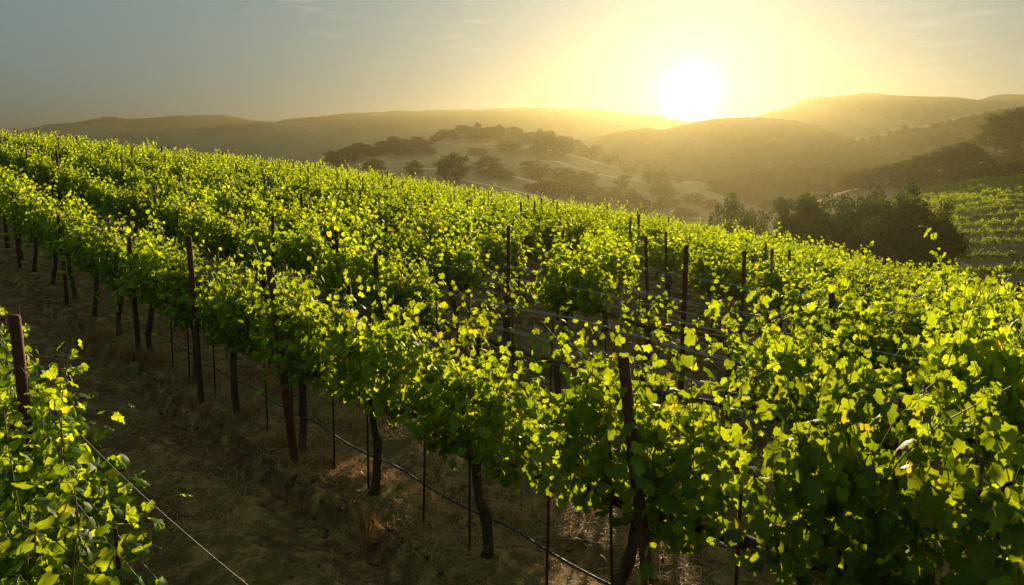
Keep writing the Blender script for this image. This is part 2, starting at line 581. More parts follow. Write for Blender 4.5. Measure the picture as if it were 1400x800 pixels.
SCL = 1.17
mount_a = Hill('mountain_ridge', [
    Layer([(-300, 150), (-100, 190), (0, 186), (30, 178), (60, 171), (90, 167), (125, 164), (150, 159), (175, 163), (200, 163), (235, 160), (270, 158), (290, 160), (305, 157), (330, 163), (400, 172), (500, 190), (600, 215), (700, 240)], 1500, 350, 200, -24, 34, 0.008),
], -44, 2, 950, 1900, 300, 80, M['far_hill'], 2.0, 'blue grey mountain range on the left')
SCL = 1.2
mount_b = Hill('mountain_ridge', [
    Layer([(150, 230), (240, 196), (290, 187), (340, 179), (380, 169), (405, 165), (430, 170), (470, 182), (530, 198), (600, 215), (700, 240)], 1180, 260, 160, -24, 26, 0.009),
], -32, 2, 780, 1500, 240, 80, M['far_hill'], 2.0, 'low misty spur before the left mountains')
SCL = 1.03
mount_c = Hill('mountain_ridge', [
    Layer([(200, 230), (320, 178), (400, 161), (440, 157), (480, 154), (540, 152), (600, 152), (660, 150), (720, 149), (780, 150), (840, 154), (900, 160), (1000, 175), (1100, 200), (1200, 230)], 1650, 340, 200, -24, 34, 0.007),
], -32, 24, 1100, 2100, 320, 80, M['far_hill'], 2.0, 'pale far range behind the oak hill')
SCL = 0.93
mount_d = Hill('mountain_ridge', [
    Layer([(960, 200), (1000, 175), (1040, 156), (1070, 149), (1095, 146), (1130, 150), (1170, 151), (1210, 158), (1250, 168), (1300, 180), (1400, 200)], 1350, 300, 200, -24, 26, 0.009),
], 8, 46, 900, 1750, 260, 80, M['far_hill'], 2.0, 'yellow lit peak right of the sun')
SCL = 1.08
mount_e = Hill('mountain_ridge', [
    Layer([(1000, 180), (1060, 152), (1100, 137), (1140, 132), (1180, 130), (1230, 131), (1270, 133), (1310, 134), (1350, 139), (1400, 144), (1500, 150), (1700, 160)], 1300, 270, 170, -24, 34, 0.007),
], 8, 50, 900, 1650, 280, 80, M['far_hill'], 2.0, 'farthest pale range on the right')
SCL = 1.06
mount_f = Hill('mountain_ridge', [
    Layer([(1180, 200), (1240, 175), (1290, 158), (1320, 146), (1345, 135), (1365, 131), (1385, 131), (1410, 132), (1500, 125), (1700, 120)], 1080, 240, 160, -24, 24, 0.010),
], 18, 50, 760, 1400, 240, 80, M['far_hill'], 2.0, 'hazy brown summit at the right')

SCL = 1.0

# ------------------------------------------------------------------ grapevines
def leaf_template(lod):
    """grape leaf, about 1 unit across, petiole at the origin, blade towards +Y, normal +Z"""
    if lod == 0:
        half = [(0, .59), (21, .45), (45, .56), (71, .43), (99, .54), (138, .49)]
        an = [(g, r) for g, r in half] + [(180, .27)] + [(-g, r) for g, r in half[:0:-1]]
        p = [(math.sin(R_(g)) * r, .40 + math.cos(R_(g)) * r) for g, r in an]
        v = [(0, .38, .05)] + [(a, b, -.24 * abs(a) ** 1.2 + (.035 if i % 2 else -.035) - .12 * max(0, b - .5)) for i, (a, b) in enumerate(p)]
        n = len(p)
        f = [(0, 1 + (i + 1) % n, 1 + i) for i in range(n)]
    elif lod == 1:
        p = [(0, .10), (-.36, -.06), (-.54, .34), (-.32, .74), (0, .96), (.32, .74), (.54, .34), (.36, -.06)]
        v = [(0, .32, .05)] + [(a, b, -.22 * abs(a)) for a, b in p]
        n = len(p)
        f = [(0, 1 + (i + 1) % n, 1 + i) for i in range(n)]
    else:
        v = [(0, -.05, 0), (.5, .35, -.14), (0, .92, 0), (-.5, .35, -.14)]
        f = [(0, 1, 2), (0, 2, 3)]
    return np.array(v, float), np.array(f)


LEAF_T = [leaf_template(i) for i in range(3)]


def frames_from(nrm, tip):
    """rotation matrices whose Z is nrm and Y as near tip as may be"""
    z = nrm / np.linalg.norm(nrm, axis=1, keepdims=True)
    x = np.cross(tip, z); x /= np.maximum(np.linalg.norm(x, axis=1, keepdims=True), 1e-6)
    y = np.cross(z, x)
    return np.stack([x, y, z], -1)           # columns


def place_leaves(lod, pos, mats, size):
    v, f = LEAF_T[lod]
    P = np.einsum('nij,vj->nvi', mats, v) * size[:, None, None] + pos[:, None, :]
    n = len(pos)
    Fc = f[None] + (np.arange(n) * len(v))[:, None, None]
    return P.reshape(-1, 3), Fc.reshape(-1, 3)


def vine_leaves(seed, n_shoots, per_shoot, fill, size, half=0.69, vigour=1.0, low=0.88, slim=1.0):
    """leaf transforms of one vine in its own space: X along the row, Z up, origin at the trunk foot"""
    r = np.random.RandomState(seed)
    pos = []; nrm = []; tip = []; sz = []; outer = []; stems = []; anchor = []
    for i in range(n_shoots):
        x0 = -half + 2 * half * (i + r.rand()) / n_shoots
        h = (0.84 + 0.42 * r.rand() ** 1.3) * vigour
        h *= 1.08 - .22 * abs(x0 / half) ** 2
        if r.rand() < 0.26: h += 0.38 * r.rand() + .08
        lx, ly = r.normal(0, 0.13), r.normal(0, 0.11 * slim)
        curl = r.normal(0, 0.22, 2)
        hang = r.rand() < 0.10
        pts = []
        for k in range(7):
            u = k / 6
            if hang:
                z = 1.15 + 0.25 * u - 0.70 * u * u
                x = x0 + lx * u * 2; y = (0.1 + 0.45 * u) * (1 if r.rand() < 2 and ly > 0 else -1)
            else:
                z = 0.95 + h * u * (1 - 0.10 * u)
                x = x0 + lx * u + curl[0] * u ** 3; y = ly * math.sin(u * 2.2) + curl[1] * u ** 3 * 0.8
            pts.append((x, y, z))
        pts = np.array(pts)
        stems.append(pts)
        m = per_shoot if not hang else int(per_shoot * .7)
        for k in range(m):
            u = (k + r.rand()) / m
            ii = min(int(u * 6), 5); ff = u * 6 - ii
            p = pts[ii] * (1 - ff) + pts[ii + 1] * ff
            a = r.rand() * 2 * PI
            reach = (0.04 + 0.12 * r.rand()) * (1.15 - 0.6 * u)
            off = np.array([math.cos(a) * 0.9, math.sin(a) * 1.15, r.normal(0, .35)]) * reach
            anchor.append(p); pos.append(p + off); s = size * (0.65 + 0.5 * r.rand()) * (1.12 - 0.50 * max(0, u - .45) * 1.6)
            sz.append(s)
            side = np.array([math.cos(a) * 0.5, math.sin(a), 0])
            nrm.append(side * 0.9 + np.array([0, 0, 0.55]) + r.normal(0, .55, 3))
            tip.append(side * 0.6 + np.array([0, 0, -0.75]) + r.normal(0, .35, 3))
            outer.append(abs(p[1] + off[1]) * 1.0 + 0.55 * max(0, p[2] - 1.55) + r.rand() * 0.10)
    for k in range(fill):
        u = r.rand()
        z = low + (1.62 * vigour - low + .0) * (r.rand() ** 0.8)
        wdt = 0.12 + 0.10 * math.sin(min(1, (z - low) / .9) * PI * .9)
        y = np.clip(r.normal(0, 1), -1.9, 1.9) * wdt * slim; x = (r.rand() * 2 - 1) * half * (1.05 - .25 * abs(z - 1.35))
        pos.append(np.array([x, y, z])); anchor.append(np.array([x * .97, y * .4, z + .03])); sz.append(size * (0.7 + 0.5 * r.rand()))
        sgn = 1 if y > 0 else -1
        nrm.append(np.array([0, sgn * 0.9, 0.5]) + r.normal(0, .55, 3))
        tip.append(np.array([0, sgn * 0.5, -0.8]) + r.normal(0, .35, 3))
        outer.append(abs(y) + r.rand() * .1)
    pos = np.array(pos); nrm = np.array(nrm); tip = np.array(tip); sz = np.array(sz); outer = np.array(outer)
    return pos, frames_from(nrm, tip), sz, outer, stems, np.array(anchor)


def trunk_mb(seed, cordon=True):
    r = random.Random(seed)
    a = MB()
    bx, by = r.uniform(-.03, .03), r.uniform(-.03, .03)
    pts = []; rad = []
    for i in range(9):
        u = i / 8
        pts.append((bx + .05 * math.sin(u * 5 + seed) + .012 * math.sin(u * 17 + seed), by + .045 * math.cos(u * 4 + seed * 2), -0.05 + u * 0.98))
        rad.append(.042 - .010 * u + .010 * r.random() + (.022 if i == 0 else 0) + (.012 if i == 8 else 0))
    a.tube(pts, rad, 9, jit=.16, seed=seed)
    c = MB()
    top = pts[-1]
    for s in (-1, 1):
        q = [top]
        for i in range(1, 8):
            u = i / 7
            q.append((top[0] + s * .80 * u, top[1] * (1 - u) + r.uniform(-.02, .02), .93 + .05 * math.sin(u * PI * .5) + r.uniform(-.012, .012)))
        c.tube(q, [.036 - .016 * i / 7 + .006 * r.random() for i in range(8)], 7, jit=.18, seed=seed + s)
    return a, c


NEAR, MID, FAR = {}, {}, {}


def make_near(i):
    pos, mats, sz, outer, stems, anchor = vine_leaves(100 + i, 19, 31, 560, 0.094, slim=.9)
    order = np.argsort(-outer)
    big = order[:64]; rest = order[64:]
    v, f = place_leaves(0, pos[rest], mats[rest], sz[rest])
    fol = mesh_from('foliage', v, f, [M['vine_leaf']], False)
    vall, fall = place_leaves(1, pos, mats, sz)
    fol1 = mesh_from('foliage', vall, fall, [M['vine_leaf']], False)
    t, c = trunk_mb(i)
    cn = MB()
    for s in stems: cn.tube(s[::2] if len(s) % 2 == 0 else s, [.0055 - .0035 * k / (len(s)) for k in range(len(s[::2] if len(s) % 2 == 0 else s))], 4, cap=False)
    for k in big:
        cn.tube([anchor[k], (anchor[k] + pos[k]) / 2 + np.array([0, 0, .012]), pos[k]], .0016, 3, cap=False)
    return dict(fol=fol, fol1=fol1, big=[(pos[k], mats[k], sz[k]) for k in big], trunk=t.mesh('trunk', M['bark']),
                cordon=c.mesh('cordon', M['bark']), cane=cn.mesh('cane', M['cane']))


def make_far(i):
    pos, mats, sz, outer, stems, anchor = vine_leaves(300 + i, 14, 26, 380, 0.135, slim=.62)
    v, f = place_leaves(2, pos, mats, sz)
    t = MB(); t.tube([(0, 0, -.05), (.02, 0, .5), (0, 0, .95)], [.055, .045, .045], 5)
    return dict(fol=mesh_from('foliage', v, f, [M['vine_leaf']], False), trunk=t.mesh('trunk', M['bark']), raw=(v, f))


def make_weak(i):
    pos, mats, sz, outer, stems, anchor = vine_leaves(500 + i, 6, 12, 26, 0.10, half=.45, vigour=.55)
    v, f = place_leaves(0, pos, mats, sz)
    t, c = trunk_mb(50 + i)
    cn = MB()
    for s in stems: cn.tube(s, [.005 - .0005 * k for k in range(len(s))], 4, cap=False)
    return dict(fol=mesh_from('foliage', v, f, [M['vine_leaf']], False), trunk=t.mesh('trunk', M['bark']),
                cordon=c.mesh('cordon', M['bark']), cane=cn.mesh('cane', M['cane']))


near_v = [make_near(i) for i in range(8)]
far_v = [make_far(i) for i in range(8)]
weak_v = [make_weak(i) for i in range(3)]
leaf_meshes = []
def fine_leaf(seed):
    """toothed five-lobed leaf with folded veins, curled a little"""
    r0 = np.random.RandomState(seed)
    gs = np.array([-180, -138, -99, -71, -45, -21, 0, 21, 45, 71, 99, 138, 180.0])
    rs = np.array([.24, .48, .53, .41, .57, .44, .60, .44, .57, .41, .53, .48, .24]) * (1 + .07 * (r0.rand(13) - .5))
    rs[-1] = rs[0]
    n = 34
    v = [(0, .38, .03)]
    for i in range(n):
        g = -180 + 360 * i / n
        rad = float(np.interp(g, gs, rs)) * (1.045 if i % 2 else .955)
        x = math.sin(R_(g)) * rad; y = .40 + math.cos(R_(g)) * rad
        lobe = math.cos(R_(g) * 6.6)
        z = -.05 * lobe - .30 * abs(x) ** 1.4 - .16 * max(0, y - .5) + .05 * math.sin(x * 6 + seed) + .05 * math.sin(y * 5 + seed * 2)
        v.append((x, y, z))
    f = [(0, 1 + (i + 1) % n, 1 + i) for i in range(n)]
    return mesh_from('leaf', v, f, [M['vine_leaf']], False)


for i in range(6): leaf_meshes.append(fine_leaf(i))

VS = 1.6                        # vine spacing
POST_T0 = {0: 6.75, 1: 2.9, 2: 1.55, 3: 4.05}   # where one post of the row stands
ROW_WORDS = {0: 'nearest row at lower left', 1: 'second row from the camera', 2: 'third row from the camera',
             3: 'fourth row from the camera', 4: 'fifth row from the camera', 5: 'sixth row from the camera'}


ORD = ['first', 'second', 'third', 'fourth', 'fifth', 'sixth', 'seventh', 'eighth', 'ninth', 'tenth', 'eleventh', 'twelfth', 'thirteenth', 'fourteenth', 'fifteenth', 'sixteenth', 'seventeenth', 'eighteenth', 'nineteenth', 'twentieth', 'twenty first', 'twenty second', 'twenty third', 'twenty fourth']


def row_name(k):
    nums = ['first', 'second', 'third', 'fourth', 'fifth', 'sixth', 'seventh', 'eighth', 'ninth', 'tenth', 'eleventh', 'twelfth',
            'thirteenth', 'fourteenth', 'fifteenth', 'sixteenth', 'seventeenth', 'eighteenth', 'nineteenth', 'twentieth',
            'twenty first', 'twenty second', 'twenty third', 'twenty fourth', 'twenty fifth']
    return nums[min(k, 24)] + ' row from the camera'


def in_block(x, y, pad=3.0):
    r = math.hypot(x, y); th = math.degrees(math.atan2(x, y))
    if y < 0.3 and r > 6: return False
    Rr = float(np.interp(th, _Rt[:, 0], _Rt[:, 1]))
    return r < Rr + 9 and -37 < th < 37


GAPS = [(-1.9, 6.6), (.45, 5.6)]
vines = []      # (dist, row, index, t, x, y, kind)
for k in range(0, 26):
    t0 = POST_T0.get(k, rng.uniform(0, 4.8))
    POST_T0[k] = t0
    n0 = int(-20 / VS) * 3
    for j in range(-40, 75):
        t = t0 + 0.35 + j * VS
        x, y = row_pt(k, t)
        r = math.hypot(x, y)
        ok = in_block(x, y)
        if k == 0: ok = 3.5 < t < 20
        if k == 0 and t < 4.3: x -= .30 * Nn[0]; y -= .30 * Nn[1]
        if k == 1: ok = -2.2 < t < 90 and in_block(x, y) or (-2.4 < t < 6)
        if not ok: continue
        kind = 'n'
        px, py, dep = project(x, y, 1.0 + surf_z(x, y))
        if k == 2 and 640 < px < 1010: kind = 'w'
        if k == 3 and 905 < px < 1060: kind = 'w'
        if k == 4 and 930 < px < 1050: kind = 'w'
        # added gaps
        for gx, gy in GAPS:
            s_ = (y - gy) / math.cos(SUN_AZ)
            off_ = (x - gx) - math.tan(SUN_AZ) * (y - gy)
            if 4 <= k <= 5 and abs(off_) < (.45 if k == 4 else .7) and s_ > 0: kind = 'x'
            if 3 <= k <= 4 and abs(off_) < .78 and s_ > 0 and kind != 'x': kind = 'w'
        if kind == 'x': continue
        vines.append((r, k, j, t, x, y, kind))
vines.sort()
up_row = {}                     # which vine it is, counted up its row from the lower right end in view
for k_ in range(26):
    js = sorted((t_, j_) for (_, kk, j_, t_, x_, y_, _k) in vines if kk == k_ and 0 < project(x_, y_, surf_z(x_, y_) + 1.6)[0] < 1400 and project(x_, y_, surf_z(x_, y_) + 1.6)[2] > .5)
    for n_, (t_, j_) in enumerate(js): up_row[(k_, j_)] = n_


def tilt_at(x, y):
    """slope of the ground along the row"""
    e = 1.0
    z0 = float(ground_z(x - D[0] * e, y - D[1] * e)); z1 = float(ground_z(x + D[0] * e, y + D[1] * e))
    return math.atan2(z1 - z0, 2 * e)


stuff_v, stuff_f, nb = [], [], 0
vines_built = 0
r2 = random.Random(99)
order_in_row = {}
weak_seen = []
for idx, (r, k, j, t, x, y, kind) in enumerate(vines):
    z = float(ground_z(x, y)) + (float(relief(np.asarray(x), np.asarray(y))) if r < 40 else 0)
    flip = r2.random() < .5
    rz = ROW_A + (PI if flip else 0) + r2.uniform(-.06, .06)
    sc_ = r2.uniform(.92, 1.07)
    tall = 1.0
    pxx = project(x, y, z + 1.5)[0]
    if k == 2 and pxx > 1130: tall = 1.28
    if k == 1 and pxx > 1000: tall = 1.08
    if k == 0: tall = .86 if t < 4.3 else .91
    tl = tilt_at(x, y) * (-1 if not flip else 1)
    M4 = Matrix.Translation((x, y, z)) @ Matrix.Rotation(rz, 4, 'Z') @ Matrix.Rotation(tl, 4, 'Y') @ Matrix.Diagonal((1.0, sc_, sc_ * tall, 1))
    if idx >= 300 and kind == 'n':
        v, f = far_v[r2.randrange(8)]['raw']
        Mn = np.array(M4)
        stuff_v.append(v @ Mn[:3, :3].T + Mn[:3, 3]); stuff_f.append(f + nb); nb += len(v)
        continue
    root = bpy.data.objects.new('grapevine', None); C.objects.link(root)
    root.empty_display_size = .3
    root.matrix_world = M4
    px, py, dep = project(x, y, z + 1.2)
    order_in_row[k] = order_in_row.get(k, 0) + 1
    if kind == 'w':
        weak_seen.append(k)
        V = weak_v[r2.randrange(3)]
        obj('trunk', V['trunk'], root); obj('cordon', V['cordon'], root); obj('cane', V['cane'], root)
        tag(obj('foliage', V['fol'], root), kind='stuff')
        tag(root, '%s stunted grapevine leaving wires bare in the %s' % (ORD[weak_seen.count(k) - 1], row_name(k)), 'grapevine', 'stunted grapevines in the gaps of the rows')
    elif r < 22:
        V = near_v[r2.randrange(8)]
        obj('trunk', V['trunk'], root)
        obj('cordon', V['cordon'], root)
        if r < 12.5:
            obj('cane', V['cane'], root)
            tag(obj('foliage', V['fol'], root), kind='stuff')
            for (p, m3, s) in V['big']:
                lf = obj('leaf', leaf_meshes[r2.randrange(6)], root)
                m4 = Matrix([[*m3[0], 0], [*m3[1], 0], [*m3[2], 0], [0, 0, 0, 1]])
                lf.matrix_local = Matrix.Translation(p) @ m4 @ Matrix.Scale(s * 1.02, 4)
        else:
            tag(obj('foliage', V['fol1'], root), kind='stuff')
        n_ = up_row.get((k, j))
        if n_ is None:
            lab = 'leafy green grapevine at the very edge of view in the ' + row_name(k)
        else:
            lab = '%s leafy grapevine up the %s from its lower right end' % (ORD[min(n_, 23)], row_name(k))
        tag(root, lab, 'grapevine', 'grapevines in trellised rows')
    else:
        V = far_v[r2.randrange(8)]
        obj('trunk', V['trunk'], root)
        tag(obj('foliage', V['fol'], root), kind='stuff')
        n_ = up_row.get((k, j))
        if k <= 4 and n_ is not None and n_ < 24:
            lab = '%s leafy grapevine up the %s from its lower right end' % (ORD[n_], row_name(k))
        else:
            lab = 'leafy green grapevine with sunlit tips in the ' + row_name(k)
        tag(root, lab, 'grapevine', 'grapevines in trellised rows')
if stuff_v:
    me = mesh_from('far_grapevines', np.concatenate(stuff_v), np.concatenate(stuff_f), [M['vine_leaf']], False)
    o = obj('far_grapevines', me)
    tag(o, 'mass of small green vines towards the crest of the vineyard hill', 'grapevines', None, 'stuff')

# ------------------------------------------------------------------ trellis posts, stakes, wires and hoses
def post_mesh(seed, h, rad, n=10, name='trellis_post'):
    r = random.Random(seed)
    a = MB()
    k = 7
    pts = [(r.uniform(-.004, .004), r.uniform(-.004, .004), -0.25 + (h + .25) * i / k) for i in range(k + 1)]
    pts.append((0, 0, h + .012))
    a.tube(pts, [rad * (1.06 - .10 * i / k) for i in range(k + 1)] + [rad * .72], n, jit=.05, seed=seed)
    return a.mesh(name, M['post'])


clip_m = MB(); clip_m.tube([(-.045, -.02, 0), (-.02, -.048, .004), (.02, -.048, .004), (.045, -.02, 0)], .0035, 5)
clip_mesh = clip_m.mesh('wire_clip', M['wire'])
# (row, distance along the row, height of the top, radius, lean along row in metres over the height, label)
POSTS = [
    (1, 2.80, 2.12, .038, .36, 'leaning reddish post standing tallest in the second row'),
    (1, 7.72, 2.10, .044, .38, 'leaning dark post between dense vines in the second row, next post up from the tallest'),
]
PIX = [(22, 437, 0, .08, 'dark wooden post with slack wires at the lower left'),
       (1136, 408, 3, .2, 'short stout post beside a dark hollow in the fourth row'),
       (1187, 398, 4, .05, 'post just right of the dark hollow amid green leaves'),
       (512, 362, 2, .05, 'stout post rising at the gap in the third row'),
       (695, 315, 3, .0, 'tall thin dark post above the bare wires mid slope'),
       (883, 328, 4, .15, 'slanting dark post rising clear of the canopy in the fifth row'),
       (937, 343, 3, .0, 'upright dark post beside the shining wires in the fourth row'),
       (1018, 347, 4, .0, 'slim post crossed by shining wires in the fifth row'),
       (1056, 347, 5, .0, 'slim post just right of the shining wires'),
       (640, 318, 4, .0, 'slim post top over yellow green leaves in the fifth row'),
       (770, 318, 5, .0, 'short dark post top mid slope in the sixth row'),
       (460, 320, 2, .0, 'dark post above sunlit leaves in the third row'),
       (528, 320, 3, .0, 'post top over the fourth row, left of the tall thin post'),
       (490, 298, 4, .0, 'small post top poking from the fifth row'),
       (372, 300, 2, .0, 'dark post top half way up the third row'),
       (316, 298, 3, .0, 'small dark post up the fourth row'),
       (282, 325, 1, .1, 'dark post amid leaves in the second row, third up'),
       (228, 265, 3, .0, 'distant thin post up the fourth row'),
       (292, 265, 4, .0, 'distant thin post up the fifth row'),
       (195, 328, 1, .1, 'dark post above the dirt track, fourth up the second row'),
       (160, 295, 2, .0, 'dark thin post up the third row at left'),
       (95, 298, 1, .1, 'post near the far end of the second row'),
       (29, 278, 1, .1, 'farthest visible post of the second row by the left edge')]
for px, py, k, lean, lab in PIX:
    ts = np.linspace(-3, 60, 5000)
    xs = D[0] * ts + Nn[0] * row_q(k); ys = D[1] * ts + Nn[1] * row_q(k)
    X, Y, dep = project(xs, ys, ground_z(xs, ys) + 2.1)
    i = int(np.argmin(np.where(dep > .5, np.abs(X - px), 1e9)))
    h = 2.1 + float((Y[i] - py) * dep[i] / F)
    h = min(max(h, 1.75), 2.5)
    POSTS.append((k, float(ts[i]) - lean, h, .038 if dep[i] < 13 else .034, lean, lab))


def add_post(k, t, h, rad, lean, lab, seed, n=10, clips=True, mesh=None, group='wooden posts of the vine trellis'):
    x, y = row_pt(k, t)
    if k == 1: x -= .22 * Nn[0]; y -= .22 * Nn[1]
    z = surf_z(x, y)
    me = mesh or post_mesh(seed, h, rad, n)
    o = obj('trellis_post', me)
    o.location = (x, y, z)
    ax = Vector((-D[1], D[0], 0))
    o.rotation_mode = 'QUATERNION'
    o.rotation_quaternion = Matrix.Rotation(math.atan2(lean, 2.1), 3, ax).to_quaternion() @ Euler((0, 0, ROW_A)).to_quaternion()
    tag(o, lab, 'post', group)
    if clips:
        for zc in (1.22, 1.55, 1.92):
            if zc < h:
                c = obj('wire_clip', clip_mesh, o, (0, 0, zc))
                c.scale = (rad / .047,) * 3
    return o


for i, p in enumerate(POSTS):
    add_post(*p, seed=i + 3, clips=(i < 12))
pm = [post_mesh(70 + i, h_, .034, 7) for i, h_ in enumerate((1.95, 2.05, 2.15, 2.2))]
npst = 0
for k in range(2, 26):
    t0 = POST_T0[k]
    for j in range(-14, 24):
        t = t0 + j * 4.8
        x, y = row_pt(k, t)
        r = math.hypot(x, y)
        if not in_block(x, y) or r < 4: continue
        if k <= 5 and any(p[0] == k and abs(p[1] - t) < 2.2 for p in POSTS): continue
        if k == 2 and r < 12: continue
        add_post(k, t + r2.uniform(-.1, .1), 0, .04, r2.uniform(-.05, .12), 'thin dark post among the leaves of the ' + row_name(k), 0, clips=False, mesh=pm[r2.randrange(4)])
        npst += 1
print('posts', npst)

st = MB(); st.tube([(0, 0, -.1), (.004, .002, .6), (0, 0, 1.45)], .011, 6)
stake_mesh = st.mesh('vine_stake', M['stake'])
for (r, k, j, t, x, y, kind) in vines:
    if r > 15 or k > 4 or any(p[0] == k and abs(p[1] - t) < .25 for p in POSTS): continue
    xx, yy = row_pt(k, t + .13)
    o = obj('vine_stake', stake_mesh)
    o.location = (xx, yy, surf_z(xx, yy)); o.rotation_euler = (r2.uniform(-.04, .04), r2.uniform(-.04, .04), r2.uniform(0, 6))
    n_ = up_row.get((k, j))
    tag(o, 'thin rusty stake tied beside the %s trunk up the %s' % ('hidden' if n_ is None else ORD[min(n_, 23)], row_name(k)), 'stake', 'training stakes beside the vine trunks')
# mid stakes between vines
for k in (0, 1, 2):
    for (r, kk, j, t, x, y, kind) in vines:
        if kk != k or r > 13: continue
        xx, yy = row_pt(k, t + .8)
        o = obj('vine_stake', stake_mesh)
        o.location = (xx, yy, surf_z(xx, yy)); o.rotation_euler = (r2.uniform(-.03, .03), r2.uniform(-.03, .03), 0)
        n_ = up_row.get((k, j))
        tag(o, 'rusty stake standing free past the %s vine of the %s' % ('hidden' if n_ is None else ORD[min(n_, 23)], row_name(k)), 'stake', 'slim stakes between the vines')


def row_line(k, t0, t1, hgt, rad, sag, side=0.0, step=.4, span=4.8, seed=0, nseg=5, low=None):
    r = random.Random(seed)
    pts = []
    t = t0
    while t <= t1:
        u = ((t - POST_T0[k]) / span) % 1.0
        x, y = row_pt(k, t)
        x += Nn[0] * side; y += Nn[1] * side
        hh = hgt
        pts.append((x, y, float(ground_z(x, y)) + hh - sag * 4 * u * (1 - u)))
        t += step
    a = MB(); a.tube(pts, rad, nseg)
    return a


WIRES = [(.97, 0, 'lowest', .01), (1.24, -.05, 'lower left', .04), (1.24, .05, 'lower right', .05), (1.58, -.05, 'middle left', .05),
         (1.55, .05, 'middle right', .07), (1.92, .0, 'top', .04)]
for k in range(0, 7):
    t0, t1 = {0: (.4, 20), 1: (-3, 34), 2: (-3.5, 32), 3: (-5, 30)}.get(k, (-6, 34))
    for i, (h, sd_, nm, sg) in enumerate(WIRES):
        if k > 3 and i in (0, 1, 3): continue
        if k == 0: sg = sg * 2.4
        me = row_line(k, t0, t1, h, .0015 if k < 2 else .003, sg, sd_, seed=k * 10 + i, nseg=4).mesh('trellis_wire', M['wire'] if k < 2 else M['wire_glint'])
        tag(obj('trellis_wire', me), '%s steel trellis wire strung along the %s' % (nm, row_name(k)), 'wire', 'trellis wires')
for k in range(0, 5):
    t0, t1 = {0: (.4, 20), 1: (-3, 34), 2: (-3.5, 30)}.get(k, (-5, 28))
    me = row_line(k, t0, t1, .46, .009, .05, .04, span=1.6, seed=k, step=.2, nseg=6).mesh('drip_hose', M['hose'])
    tag(obj('drip_hose', me), 'black drip hose hung under the vines of the ' + row_name(k), 'hose', 'drip hoses')

# ------------------------------------------------------------------ dry grass, straw and clods near the camera
def blades(n, region, hmin, hmax, w, flat, seed, clump=None):
    r = np.random.RandomState(seed)
    V = []; Fc = []; nb_ = 0
    out_ = []
    tries = 0
    while len(out_) < n and tries < 40:
        tries += 1
        t = r.uniform(region[0], region[1], n); q = r.uniform(region[2], region[3], n)
        x = D[0] * t + Nn[0] * q; y = D[1] * t + Nn[1] * q
        dens = fbm(x * 1.6, y * 1.6, 3) + .35 * fbm(x * 9, y * 9, 2)
        u = (q - 1.2) / ROWS; fr = (u - np.floor(u)) * ROWS
        row_near = np.minimum(fr, ROWS - fr)
        keep = (dens + .38 * (row_near < .6) + .25 * (np.abs(fr - 1.35) < .3) - .55 * (np.abs(fr - 2.2) < .1) > r.uniform(-.1, .65, n))
        rr_ = np.hypot(x, y); px, py, dep = project(x, y, 0)
        keep &= (dep > 1) & (px > -150) & (px < 1550) & (py < 900)
        keep &= r.rand(n) < np.clip(9 / rr_, 0, 1) ** 1.2
        out_ += list(zip(x[keep], y[keep]))
    P = np.array(out_[:n])
    m = len(P)
    z = ground_z(P[:, 0], P[:, 1]) + relief(P[:, 0], P[:, 1])
    a = r.rand(m) * 2 * PI
    h = hmin + (hmax - hmin) * r.rand(m) ** 2
    ld = np.stack([np.cos(a), np.sin(a)], -1)
    lay = flat * (0.5 + r.rand(m))
    b0 = np.stack([P[:, 0], P[:, 1], z + .002], -1)
    side = np.stack([-ld[:, 1], ld[:, 0], 0 * a], -1) * (w * (0.6 + .8 * r.rand(m)))[:, None]
    mid = b0 + np.stack([ld[:, 0] * h * lay * .5, ld[:, 1] * h * lay * .5, h * (1 - .5 * np.minimum(lay, 1.6)) * .62 + .006], -1)
    tipp = b0 + np.stack([ld[:, 0] * h * lay, ld[:, 1] * h * lay, np.maximum(h * (1 - .72 * np.minimum(lay, 1.36)), .004)], -1)
    V = np.stack([b0 - side, b0 + side, mid + side * .7, mid - side * .7, tipp], 1).reshape(-1, 3)
    i = np.arange(m)[:, None] * 5
    Fc = np.concatenate([i + np.array([[0, 1, 2]]), i + np.array([[0, 2, 3]]), i + np.array([[3, 2, 4]])])
    return V, Fc


v, f = blades(46000, (-2, 22, 1.2, 12.0), .05, .20, .0030, 1.25, 5)
tag(obj('straw_litter', mesh_from('straw_litter', v, f, [M['straw']])), 'dry straw and dead grass lying between the rows', 'straw', None, 'stuff')
v, f = blades(7000, (-2, 20, 3.0, 12.0), .08, .26, .0030, .55, 8)
tag(obj('dry_grass', mesh_from('dry_grass', v, f, [M['straw']])), 'thin dry grass standing under the vine rows', 'grass', None, 'stuff')


